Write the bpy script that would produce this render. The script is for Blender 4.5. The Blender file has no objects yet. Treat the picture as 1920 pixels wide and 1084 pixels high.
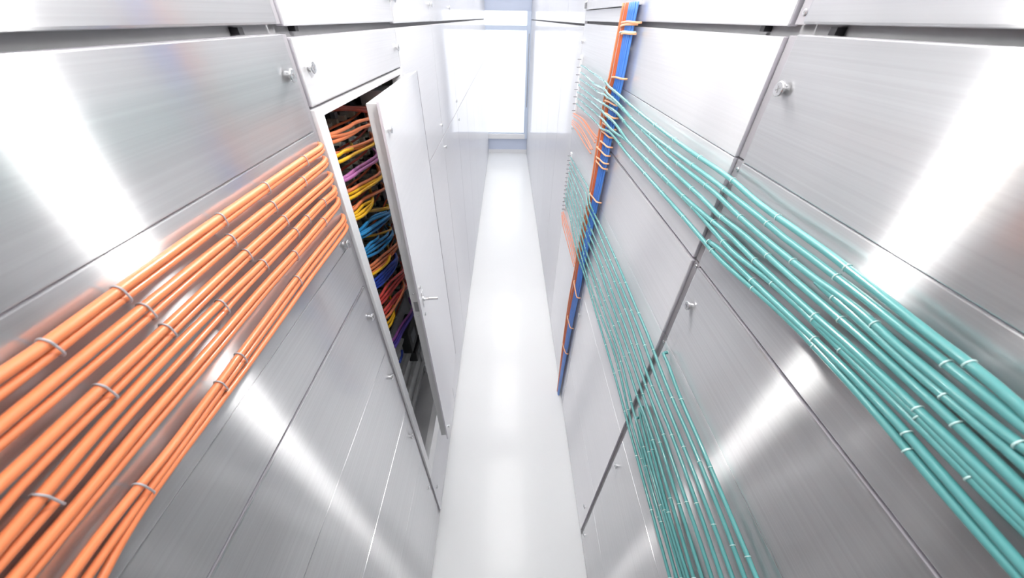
import bpy, bmesh, math, random
from mathutils import Vector, Matrix
random.seed(7)
S = bpy.context.scene
C = S.collection

# ------------------------------------------------------------------ camera, world, light, exposure
CAM_Z = 2.3
LX, RX = -0.3857, 0.4283            # faces of the two cladding walls
END_Y, BACK_Y, TOP_Z = 7.62, -1.6, 3.3
cd = bpy.data.cameras.new('camera'); cam = bpy.data.objects.new('camera', cd); C.objects.link(cam)
cd.sensor_width = 36.0; cd.lens = 636.407 / 1920 * 36; cd.clip_start = 0.02
Rw = ((0.99984883, 0.00298437, 0.01712914), (-0.01151095, -0.62473217, 0.78075426), (0.01303118, -0.7808334, -0.62460338))
cam.matrix_world = Matrix(((Rw[0][0], -Rw[0][1], -Rw[0][2], 0), (Rw[1][0], -Rw[1][1], -Rw[1][2], 0),
                           (Rw[2][0], -Rw[2][1], -Rw[2][2], CAM_Z), (0, 0, 0, 1)))
cd.dof.use_dof = True; cd.dof.focus_distance = 0.95; cd.dof.aperture_fstop = 5.0
S.camera = cam
w = bpy.data.worlds.new('world'); S.world = w; w.use_nodes = True
w.node_tree.nodes['Background'].inputs[0].default_value = (0.9, 0.93, 1, 1)
w.node_tree.nodes['Background'].inputs[1].default_value = 1.0
S.view_settings.view_transform = 'Standard'; S.view_settings.look = 'None'
S.view_settings.gamma = 1; S.view_settings.use_curve_mapping = False
S.view_settings.exposure = EXPOSURE = 0.52
CEILING_LIGHT = 5.7      # emission of the long ceiling diffusers
PENDANT = 130.0           # emission of the small pendant lamps
WINDOW_LIGHT = 0.85       # daylight behind the frosted panes

# ------------------------------------------------------------------ materials
def mat(name, col=(.8, .8, .8), rough=.5, metal=0., emit=0., coat=0., spec=.5, sub=0.):
    m = bpy.data.materials.new(name); m.use_nodes = True
    b = m.node_tree.nodes['Principled BSDF']
    b.inputs['Base Color'].default_value = (*col, 1); b.inputs['Roughness'].default_value = rough
    b.inputs['Metallic'].default_value = metal; b.inputs['Coat Weight'].default_value = coat
    b.inputs['Coat Roughness'].default_value = .08; b.inputs['Specular IOR Level'].default_value = spec
    if emit:
        b.inputs['Emission Color'].default_value = (*col, 1); b.inputs['Emission Strength'].default_value = emit
    return m

def noise_tint(m, scale, amount, stretch=(1, 1, 1), rough=True):
    """small procedural variation of colour (and of gloss)"""
    t = m.node_tree; b = t.nodes['Principled BSDF']
    g = t.nodes.new('ShaderNodeNewGeometry'); mp = t.nodes.new('ShaderNodeMapping'); mp.inputs['Scale'].default_value = stretch
    n = t.nodes.new('ShaderNodeTexNoise'); n.inputs['Scale'].default_value = scale; n.inputs['Detail'].default_value = 3
    t.links.new(g.outputs['Position'], mp.inputs[0]); t.links.new(mp.outputs[0], n.inputs['Vector'])
    c = b.inputs['Base Color'].default_value[:3]
    mx = t.nodes.new('ShaderNodeMix'); mx.data_type = 'RGBA'
    mx.inputs['A'].default_value = (*[v * (1 - amount) for v in c], 1); mx.inputs['B'].default_value = (*[min(1, v * (1 + amount)) for v in c], 1)
    t.links.new(n.outputs['Fac'], mx.inputs['Factor']); t.links.new(mx.outputs['Result'], b.inputs['Base Color'])
    return m

def brushed(name, col=(.68, .68, .695), mixf=.58, rs=.15, ra=.56, dif=.05, grain=.04):
    """anodised brushed aluminium: grain runs along the aisle, so highlights smear vertically"""
    m = bpy.data.materials.new(name); m.use_nodes = True; t = m.node_tree
    for n in list(t.nodes): t.nodes.remove(n)
    out = t.nodes.new('ShaderNodeOutputMaterial')
    geo = t.nodes.new('ShaderNodeNewGeometry')
    mp = t.nodes.new('ShaderNodeMapping'); mp.inputs['Scale'].default_value = (1, 1.2, 170)
    nz = t.nodes.new('ShaderNodeTexNoise'); nz.inputs['Scale'].default_value = 1.5; nz.inputs['Detail'].default_value = 4
    t.links.new(geo.outputs['Position'], mp.inputs[0]); t.links.new(mp.outputs[0], nz.inputs['Vector'])
    ramp = t.nodes.new('ShaderNodeMapRange'); ramp.inputs['From Min'].default_value = .3; ramp.inputs['From Max'].default_value = .7
    ramp.inputs['To Min'].default_value = .93; ramp.inputs['To Max'].default_value = 1.04
    t.links.new(nz.outputs['Fac'], ramp.inputs['Value'])
    base = t.nodes.new('ShaderNodeVectorMath'); base.operation = 'SCALE'; base.inputs[0].default_value = col
    t.links.new(ramp.outputs[0], base.inputs['Scale'])
    bump = t.nodes.new('ShaderNodeBump'); bump.inputs['Strength'].default_value = grain; bump.inputs['Distance'].default_value = .0006
    t.links.new(nz.outputs['Fac'], bump.inputs['Height'])
    tan = t.nodes.new('ShaderNodeCombineXYZ'); tan.inputs[1].default_value = 1
    a = t.nodes.new('ShaderNodeBsdfAnisotropic'); a.inputs['Roughness'].default_value = ra; a.inputs['Anisotropy'].default_value = .925
    b = t.nodes.new('ShaderNodeBsdfAnisotropic'); b.inputs['Roughness'].default_value = rs; b.inputs['Anisotropy'].default_value = .35
    for s in (a, b):
        t.links.new(base.outputs[0], s.inputs['Color']); t.links.new(tan.outputs[0], s.inputs['Tangent'])
    t.links.new(bump.outputs[0], a.inputs['Normal'])
    mx = t.nodes.new('ShaderNodeMixShader'); mx.inputs[0].default_value = mixf
    t.links.new(a.outputs[0], mx.inputs[1]); t.links.new(b.outputs[0], mx.inputs[2])
    df = t.nodes.new('ShaderNodeBsdfDiffuse'); df.inputs['Color'].default_value = (.86, .86, .88, 1)
    m2 = t.nodes.new('ShaderNodeMixShader'); m2.inputs[0].default_value = dif
    t.links.new(mx.outputs[0], m2.inputs[1]); t.links.new(df.outputs[0], m2.inputs[2])
    t.links.new(m2.outputs[0], out.inputs[0])
    return m

M = {}
M['brushed'] = brushed('brushed aluminium')
M['pale'] = brushed('pale brushed aluminium', (.84, .84, .86), mixf=.55, rs=.2, ra=.56, dif=.28, grain=.02)
M['satin'] = brushed('satin white cladding', (.80, .80, .83), mixf=.65, rs=.07, ra=.5, dif=.5, grain=.0)
M['white_metal'] = noise_tint(mat('white powder coat', (.86, .86, .88), .3, 0, coat=.3), 60, .02)
M['door_frame'] = noise_tint(mat('grey door frame', (.52, .52, .53), .4, .1), 30, .03)
M['edge_metal'] = mat('machined edge', (.62, .60, .65), .4, .2)
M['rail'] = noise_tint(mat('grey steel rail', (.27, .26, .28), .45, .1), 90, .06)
M['steel'] = mat('polished steel', (.74, .74, .75), .27, 1)
M['backing'] = noise_tint(mat('dark backing', (.22, .22, .23), .6, .0), 40, .08)
M['floor'] = noise_tint(mat('white epoxy floor', (.93, .94, .95), .28, 0, coat=.2), 3, .012)
M['ceiling'] = noise_tint(mat('white ceiling', (.85, .86, .88), .7), 8, .02)
M['frame_blue'] = noise_tint(mat('pale blue painted frame', (.62, .70, .84), .4), 12, .03)
M['lavender'] = noise_tint(mat('pale lavender wall paint', (.62, .68, .83), .45), 6, .03)
M['pane'] = mat('daylit frosted pane', (.95, .98, 1), .4, emit=WINDOW_LIGHT)
M['lamp'] = mat('lamp diffuser', (1, .99, .97), .5, emit=CEILING_LIGHT)
M['spot'] = mat('pendant lamp glass', (1, .98, .95), .5, emit=PENDANT)
M['spot_low'] = mat('thin pendant lamp glass', (1, .98, .95), .5, emit=PENDANT * .05)
M['spot_dim'] = mat('dimmer pendant lamp glass', (1, .98, .95), .5, emit=PENDANT * .015)
M['orange'] = noise_tint(mat('orange cable sheath', (.84, .25, .10), .36, coat=.3), 30, .08)
M['orange_dark'] = noise_tint(mat('brick orange cable sheath', (.62, .14, .05), .4), 30, .08)
M['teal'] = noise_tint(mat('teal cable sheath', (.095, .33, .33), .26, coat=.7), 30, .1)
M['blue'] = noise_tint(mat('blue cable sheath', (.07, .24, .72), .28, coat=.6), 30, .1)
M['skyblue'] = noise_tint(mat('light blue cable sheath', (.03, .28, .62), .35, coat=.2), 30, .1)
M['deepblue'] = noise_tint(mat('deep blue cable sheath', (.03, .08, .5), .35, coat=.2), 30, .1)
M['yellow'] = noise_tint(mat('yellow cable sheath', (.9, .52, .02), .38, coat=.2), 30, .06)
M['purple'] = noise_tint(mat('pink violet cable sheath', (.48, .16, .42), .38, coat=.2), 30, .06)
M['violet'] = noise_tint(mat('violet cable sheath', (.28, .08, .35), .38), 30, .06)
M['deepviolet'] = noise_tint(mat('deep violet cable sheath', (.10, .06, .38), .38), 30, .06)
M['crimson'] = noise_tint(mat('crimson cable sheath', (.72, .08, .07), .38, coat=.2), 30, .06)
M['red'] = noise_tint(mat('dark red cable sheath', (.33, .04, .02), .4), 30, .06)
M['grey_cable'] = noise_tint(mat('grey cable sheath', (.45, .44, .48), .4), 30, .06)
M['tie'] = mat('grey nylon tie', (.42, .41, .44), .4)
M['clear_tie'] = mat('pale nylon tie', (.55, .78, .76), .3)
M['peach_tie'] = mat('peach strap', (.88, .45, .25), .4)
M['black'] = noise_tint(mat('black plastic', (.012, .012, .015), .4), 40, .2)
M['connector'] = noise_tint(mat('grey green connector', (.46, .48, .42), .5), 60, .2)
M['tab'] = noise_tint(mat('slate guide tab', (.24, .26, .29), .5), 60, .2)
M['inner'] = noise_tint(mat('inner sheet steel', (.70, .71, .72), .45, .1), 20, .12)
M['inner_light'] = noise_tint(mat('inner pale steel', (.66, .66, .68), .35, .5), 20, .06)

# ------------------------------------------------------------------ helpers
def link(name, bm, m, parent=None, smooth=False):
    me = bpy.data.meshes.new(name); bm.to_mesh(me); bm.free()
    if smooth:
        for p in me.polygons: p.use_smooth = True
    me.materials.append(m)
    o = bpy.data.objects.new(name, me); C.objects.link(o)
    if parent: o.parent = parent; o.matrix_parent_inverse = parent.matrix_world.inverted()
    return o

def tag(o, label, cat, group=None):
    o['label'] = label; o['category'] = cat
    if group: o['group'] = group
    return o

def empty(name, loc, label, cat, group=None):
    o = bpy.data.objects.new(name, None); C.objects.link(o); o.empty_display_size = .05
    o.matrix_world = Matrix.Translation(loc)
    return tag(o, label, cat, group)

def box(bm, x0, x1, y0, y1, z0, z1, bev=0., seg=2):
    vs = [bm.verts.new((x, y, z)) for x in (x0, x1) for y in (y0, y1) for z in (z0, z1)]
    idx = [(0, 1, 3, 2), (4, 6, 7, 5), (0, 4, 5, 1), (2, 3, 7, 6), (0, 2, 6, 4), (1, 5, 7, 3)]
    fs = [bm.faces.new([vs[i] for i in f]) for f in idx]
    bmesh.ops.recalc_face_normals(bm, faces=fs)
    if bev:
        es = list({e for f in fs for e in f.edges})
        bmesh.ops.bevel(bm, geom=es, offset=bev, segments=seg, affect='EDGES', profile=.6)
    return bm

def cyl(bm, p, axis, r, h, n=20, r2=None, bev=0.):
    """cylinder from p along axis, length h"""
    a = Vector(axis).normalized(); p = Vector(p)
    u = a.orthogonal().normalized(); v = a.cross(u)
    r2 = r if r2 is None else r2
    prof = [(r, 0), (r2, h)] if not bev else [(r, 0), (r2, h - bev), (r2 - bev, h)]
    rings = []
    for rr, hh in prof:
        rings.append([bm.verts.new(p + a * hh + (u * math.cos(2 * math.pi * k / n) + v * math.sin(2 * math.pi * k / n)) * rr) for k in range(n)])
    fs = []
    for i in range(len(rings) - 1):
        for k in range(n):
            fs.append(bm.faces.new([rings[i][k], rings[i][(k + 1) % n], rings[i + 1][(k + 1) % n], rings[i + 1][k]]))
    fs.append(bm.faces.new(rings[-1])); fs.append(bm.faces.new(rings[0][::-1]))
    bmesh.ops.recalc_face_normals(bm, faces=fs)
    return bm

def spline(pts, step=.012):
    P = [Vector(p) for p in pts]; P = [P[0] * 2 - P[1]] + P + [P[-1] * 2 - P[-2]]
    out = []
    for i in range(1, len(P) - 2):
        a, b, c, d = P[i - 1], P[i], P[i + 1], P[i + 2]
        n = max(2, int((c - b).length / step))
        for k in range(n):
            t = k / n
            out.append(.5 * ((2 * b) + (c - a) * t + (2 * a - 5 * b + 4 * c - d) * t * t + (3 * b - a - 3 * c + d) * t ** 3))
    out.append(P[-2]); return out

def sweep(bm, path, r, n=10, sx=1., ripple=0.):
    rings = []; T = None; up = Vector((0, 0, 1))
    u = None
    for i, p in enumerate(path):
        t = (path[min(i + 1, len(path) - 1)] - path[max(i - 1, 0)]).normalized()
        if u is None:
            u = t.orthogonal().normalized()
        u = (u - t * u.dot(t)).normalized(); v = t.cross(u)
        rr = r * (1 + ripple * math.sin(i * .9) * .5 + ripple * random.uniform(-.5, .5))
        rings.append([bm.verts.new(p + (u * math.cos(2 * math.pi * k / n) + v * math.sin(2 * math.pi * k / n)) * rr) for k in range(n)])
    for i in range(len(rings) - 1):
        for k in range(n):
            bm.faces.new([rings[i][k], rings[i][(k + 1) % n], rings[i + 1][(k + 1) % n], rings[i + 1][k]])
    bm.faces.new(rings[0][::-1]); bm.faces.new(rings[-1])
    return bm

def cable_mesh(pts, r, n=10, step=.012):
    bm = bmesh.new(); sweep(bm, spline(pts, step), r, n); return bm

def loop_tie(bm, centers, axis, rad, wire=.0011, width=1.0):
    """band around the cables at 'centers' (a stadium shaped loop across 'axis')"""
    ax = Vector(axis).normalized()
    a, b = Vector(centers[0]), Vector(centers[-1]); d = (b - a); d -= ax * d.dot(ax)
    if d.length < 1e-5: d = ax.orthogonal() * 1e-4
    dn = d.normalized(); e = ax.cross(dn)
    path = []
    for k in range(9):
        t = -math.pi / 2 + math.pi * k / 8; path.append(b + dn * math.cos(t) * rad + e * math.sin(t) * rad)
    for k in range(9):
        t = math.pi / 2 + math.pi * k / 8; path.append(a + dn * math.cos(t) * rad + e * math.sin(t) * rad)
    path.append(path[0]); n = 6; rings = []
    for i, p in enumerate(path[:-1]):
        q = path[i + 1]; o = path[i - 1]; t = (q - o).normalized(); s = t.cross(ax).normalized()
        rings.append([bm.verts.new(p + s * math.cos(2 * math.pi * k / n) * wire + ax * math.sin(2 * math.pi * k / n) * wire * width) for k in range(n)])
    m = len(rings)
    for i in range(m):
        for k in range(n):
            bm.faces.new([rings[i][k], rings[i][(k + 1) % n], rings[(i + 1) % m][(k + 1) % n], rings[(i + 1) % m][k]])
    return bm

def struct(name, bm, m):
    o = link(name, bm, m); o['kind'] = 'structure'; return o

def at_y(path, y):
    for i in range(len(path) - 1):
        a, b = path[i], path[i + 1]
        if (a.y - y) * (b.y - y) <= 0 and a.y != b.y:
            t = (y - a.y) / (b.y - a.y); return a.lerp(b, t), (b - a).normalized()
    return None, None

# ------------------------------------------------------------------ cable routes (x, y, z in metres)
ORANGE = [{"c":[[[-0.376,0.717,2.09],[-0.376,0.646,2.0906],[-0.376,0.517,2.0903],[-0.376,0.41,2.0902],[-0.376,0.356,2.0897],[-0.376,0.26,2.0881],[-0.376,0.222,2.0873],[-0.376,0.193,2.0867],[-0.376,0.161,2.0873],[-0.376,0.041,2.094]],[[-0.376,0.715,2.081],[-0.376,0.601,2.0831],[-0.376,0.515,2.0832],[-0.376,0.411,2.0814],[-0.376,0.348,2.0801],[-0.376,0.26,2.0792],[-0.376,0.222,2.0784],[-0.376,0.194,2.0773],[-0.376,0.152,2.0763],[-0.376,0.032,2.076]]],"t":[0.646,0.517,0.411,0.26,0.193]},{"c":[[[-0.376,0.713,2.062],[-0.376,0.616,2.0617],[-0.376,0.511,2.0611],[-0.376,0.407,2.0609],[-0.376,0.347,2.0609],[-0.376,0.267,2.0603],[-0.376,0.229,2.0598],[-0.376,0.185,2.059],[-0.376,0.138,2.0579],[-0.376,0.018,2.055]],[[-0.376,0.714,2.054],[-0.376,0.622,2.0528],[-0.376,0.516,2.0526],[-0.376,0.41,2.052],[-0.376,0.326,2.0505],[-0.376,0.267,2.0489],[-0.376,0.219,2.0476],[-0.376,0.175,2.0471],[-0.376,0.136,2.047],[-0.376,0.016,2.047]]],"t":[0.618,0.513,0.408,0.267]},{"c":[[[-0.376,0.716,2.029],[-0.376,0.616,2.0303],[-0.376,0.523,2.0305],[-0.376,0.419,2.0302],[-0.376,0.364,2.0297],[-0.376,0.269,2.0277],[-0.376,0.23,2.0271],[-0.376,0.193,2.0266],[-0.376,0.149,2.0252],[-0.376,0.12,2.0242],[-0.376,-0.011,2.022]],[[-0.376,0.713,2.019],[-0.376,0.607,2.0204],[-0.376,0.526,2.0212],[-0.376,0.421,2.0211],[-0.376,0.337,2.0195],[-0.376,0.271,2.0175],[-0.376,0.231,2.0157],[-0.376,0.192,2.0142],[-0.376,0.152,2.0133],[-0.376,0.118,2.0113],[-0.376,0.099,2.0089],[-0.376,-0.02,1.99]]],"t":[0.525,0.419,0.27,0.193]},{"c":[[[-0.376,0.713,1.999],[-0.376,0.656,2.0015],[-0.376,0.583,2.0007],[-0.376,0.537,1.9994],[-0.376,0.436,1.9997],[-0.376,0.358,2.0014],[-0.376,0.286,2.0025],[-0.376,0.24,2.0018],[-0.376,0.191,1.9996],[-0.376,0.164,1.9976],[-0.376,0.123,1.9932],[-0.376,0.082,1.9885],[-0.376,-0.037,1.976]],[[-0.376,0.714,1.99],[-0.376,0.658,1.9936],[-0.376,0.592,1.9933],[-0.376,0.54,1.9919],[-0.376,0.439,1.991],[-0.376,0.369,1.9898],[-0.376,0.308,1.9874],[-0.376,0.248,1.9857],[-0.376,0.199,1.9852],[-0.376,0.17,1.9835],[-0.376,0.133,1.9798],[-0.376,0.112,1.9784],[-0.376,0.074,1.9769],[-0.376,-0.046,1.971]]],"t":[0.658,0.586,0.539,0.438,0.341,0.114]},{"c":[[[-0.376,0.712,1.972],[-0.376,0.635,1.971],[-0.376,0.579,1.9697],[-0.376,0.509,1.9688],[-0.376,0.442,1.9693],[-0.376,0.395,1.9692],[-0.376,0.3,1.967],[-0.376,0.232,1.9661],[-0.376,0.192,1.9653],[-0.376,0.145,1.9626],[-0.376,0.109,1.9609],[-0.376,0.073,1.96],[-0.376,-0.047,1.957]],[[-0.376,0.711,1.965],[-0.376,0.632,1.9614],[-0.376,0.572,1.9602],[-0.376,0.516,1.9601],[-0.376,0.407,1.9591],[-0.376,0.292,1.9559],[-0.376,0.234,1.9547],[-0.376,0.187,1.9543],[-0.376,0.138,1.9529],[-0.376,0.1,1.9512],[-0.376,0.071,1.95],[-0.376,-0.049,1.946]]],"t":[0.635,0.513]},{"c":[[[-0.376,0.709,1.93],[-0.376,0.64,1.931],[-0.376,0.557,1.9309],[-0.376,0.488,1.9296],[-0.376,0.444,1.9283],[-0.376,0.319,1.923],[-0.376,0.273,1.9203],[-0.376,0.19,1.9176],[-0.376,0.15,1.919],[-0.376,0.115,1.9198],[-0.376,0.077,1.9179],[-0.376,-0.043,1.909]],[[-0.376,0.711,1.921],[-0.376,0.628,1.9188],[-0.376,0.497,1.9178],[-0.376,0.459,1.9171],[-0.376,0.323,1.9123],[-0.376,0.275,1.9101],[-0.376,0.191,1.907],[-0.376,0.149,1.9058],[-0.376,0.08,1.9015],[-0.376,-0.039,1.89]],[[-0.376,0.712,1.906],[-0.376,0.64,1.9048],[-0.376,0.543,1.9047],[-0.376,0.478,1.9033],[-0.376,0.438,1.9019],[-0.376,0.331,1.8993],[-0.376,0.247,1.8992],[-0.376,0.178,1.8999],[-0.376,0.13,1.8972],[-0.376,0.083,1.8868],[-0.376,-0.031,1.849]]],"t":[0.491,0.319,0.274,0.15]}]
GREEN_UP = [[[0.409,2.222,2.099],[0.409,2.092,2.1005],[0.409,1.848,2.098],[0.395,1.573,2.103],[0.395,1.527,2.0981],[0.395,1.367,2.093],[0.409,1.205,2.078],[0.409,1.007,2.0739],[0.409,0.837,2.0726],[0.409,0.719,2.0738],[0.409,0.657,2.0752],[0.409,0.596,2.0752],[0.409,0.562,2.0731],[0.409,0.519,2.0704],[0.409,0.476,2.0699],[0.409,0.431,2.0707],[0.409,0.367,2.0714],[0.409,0.329,2.0706],[0.409,0.301,2.0697],[0.409,0.275,2.0686],[0.409,0.217,2.0665],[0.409,0.188,2.0663],[0.409,0.151,2.0637],[0.409,0.098,2.054]],[[0.409,2.211,2.068],[0.409,2.065,2.0681],[0.409,1.83,2.063],[0.395,1.578,2.079],[0.395,1.507,2.0729],[0.395,1.35,2.068],[0.409,1.195,2.047],[0.409,1.029,2.0463],[0.409,0.841,2.0488],[0.409,0.727,2.0517],[0.409,0.651,2.0531],[0.409,0.596,2.0532],[0.409,0.554,2.0532],[0.409,0.506,2.0534],[0.409,0.474,2.053],[0.409,0.439,2.0523],[0.409,0.421,2.0525],[0.409,0.376,2.0537],[0.409,0.347,2.0541],[0.409,0.318,2.0547],[0.409,0.29,2.0549],[0.409,0.228,2.0542],[0.409,0.185,2.0541],[0.409,0.152,2.0535],[0.409,0.137,2.0531],[0.409,0.087,2.053]],[[0.409,2.214,2.036],[0.409,1.979,2.041],[0.409,1.736,2.045],[0.395,1.563,2.062],[0.395,1.513,2.0609],[0.395,1.351,2.064],[0.409,1.182,2.045],[0.409,1.027,2.0385],[0.409,0.917,2.0341],[0.409,0.839,2.033],[0.409,0.758,2.0341],[0.409,0.661,2.0364],[0.409,0.615,2.0362],[0.409,0.595,2.0352],[0.409,0.549,2.0328],[0.409,0.5,2.0319],[0.409,0.456,2.0321],[0.409,0.422,2.0327],[0.409,0.398,2.0335],[0.409,0.355,2.0354],[0.409,0.34,2.0366],[0.409,0.325,2.0381],[0.409,0.294,2.0399],[0.409,0.265,2.0395],[0.409,0.241,2.0382],[0.409,0.224,2.0378],[0.409,0.185,2.0382],[0.409,0.157,2.0382],[0.409,0.129,2.0399],[0.409,0.075,2.048]],[[0.409,0.35,2.034],[0.409,0.319,2.0328],[0.409,0.28,2.0319],[0.409,0.246,2.0305],[0.409,0.218,2.0294],[0.409,0.18,2.0297],[0.409,0.147,2.0303],[0.409,0.118,2.0298],[0.409,0.068,2.028]],[[0.409,2.219,2.006],[0.409,2.06,2.0066],[0.409,1.789,2.013],[0.395,1.562,2.03],[0.395,1.513,2.0312],[0.395,1.345,2.038],[0.409,1.217,2.018],[0.409,1.037,2.0113],[0.409,0.919,2.0091],[0.409,0.813,2.0095],[0.409,0.683,2.0101],[0.409,0.609,2.0081],[0.409,0.595,2.008],[0.409,0.553,2.0104],[0.409,0.515,2.0129],[0.409,0.481,2.014],[0.409,0.442,2.0142],[0.409,0.407,2.0144],[0.409,0.378,2.0147],[0.409,0.34,2.0156],[0.409,0.307,2.0168],[0.409,0.27,2.0178],[0.409,0.215,2.0177],[0.409,0.159,2.017],[0.409,0.119,2.0154],[0.409,0.057,2.011]],[[0.409,2.229,1.969],[0.409,2.042,1.979],[0.409,1.831,1.988],[0.395,1.564,2.003],[0.395,1.502,2.0011],[0.395,1.34,2.004],[0.409,1.202,1.98],[0.409,1.019,1.9804],[0.409,0.858,1.9811],[0.409,0.741,1.9823],[0.409,0.664,1.9857],[0.409,0.556,1.9925],[0.409,0.504,1.993],[0.409,0.461,1.9926],[0.409,0.412,1.9939],[0.409,0.362,1.9954],[0.409,0.324,1.9969],[0.409,0.283,1.9993],[0.409,0.264,2.0001],[0.409,0.184,2.0014],[0.409,0.127,2.0015],[0.409,0.095,2.0008],[0.409,0.045,1.999]],[[0.409,2.198,1.942],[0.409,1.897,1.9555],[0.409,1.652,1.965],[0.395,1.511,1.979],[0.395,1.353,1.976],[0.409,1.193,1.978],[0.409,1.017,1.9774],[0.409,0.845,1.9787],[0.409,0.749,1.9803],[0.409,0.675,1.9801],[0.409,0.591,1.9767],[0.409,0.55,1.9747],[0.409,0.509,1.9749],[0.409,0.474,1.9785],[0.409,0.44,1.983],[0.409,0.407,1.9862],[0.409,0.357,1.9889],[0.409,0.319,1.9895],[0.409,0.285,1.9891],[0.409,0.254,1.9889],[0.409,0.186,1.9896],[0.409,0.149,1.9895],[0.409,0.113,1.9894],[0.409,0.086,1.9901],[0.409,0.036,1.992]],[[0.409,0.321,1.992],[0.409,0.289,1.9938],[0.409,0.26,1.9952],[0.409,0.218,1.9965],[0.409,0.153,1.996],[0.409,0.118,1.9948],[0.409,0.089,1.9941],[0.409,0.039,1.994]],[[0.409,2.22,1.911],[0.409,1.895,1.9236],[0.409,1.644,1.932],[0.395,1.516,1.944],[0.395,1.363,1.963],[0.409,1.19,1.944],[0.409,1.029,1.9444],[0.409,0.866,1.9448],[0.409,0.736,1.9452],[0.409,0.591,1.9435],[0.409,0.548,1.9435],[0.409,0.501,1.9468],[0.409,0.423,1.956],[0.409,0.379,1.9609],[0.409,0.329,1.9643],[0.409,0.299,1.9649],[0.409,0.235,1.9648],[0.409,0.199,1.9637],[0.409,0.162,1.9612],[0.409,0.116,1.9583],[0.409,0.069,1.9572],[0.409,0.019,1.957]],[[0.409,0.59,1.952],[0.409,0.556,1.9579],[0.409,0.506,1.9613],[0.409,0.456,1.963],[0.409,0.383,1.9671],[0.409,0.342,1.9698],[0.409,0.305,1.9722],[0.409,0.245,1.9749],[0.409,0.187,1.9744],[0.409,0.137,1.9712],[0.409,0.097,1.9682],[0.409,0.067,1.9661],[0.409,0.017,1.963]]]
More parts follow.
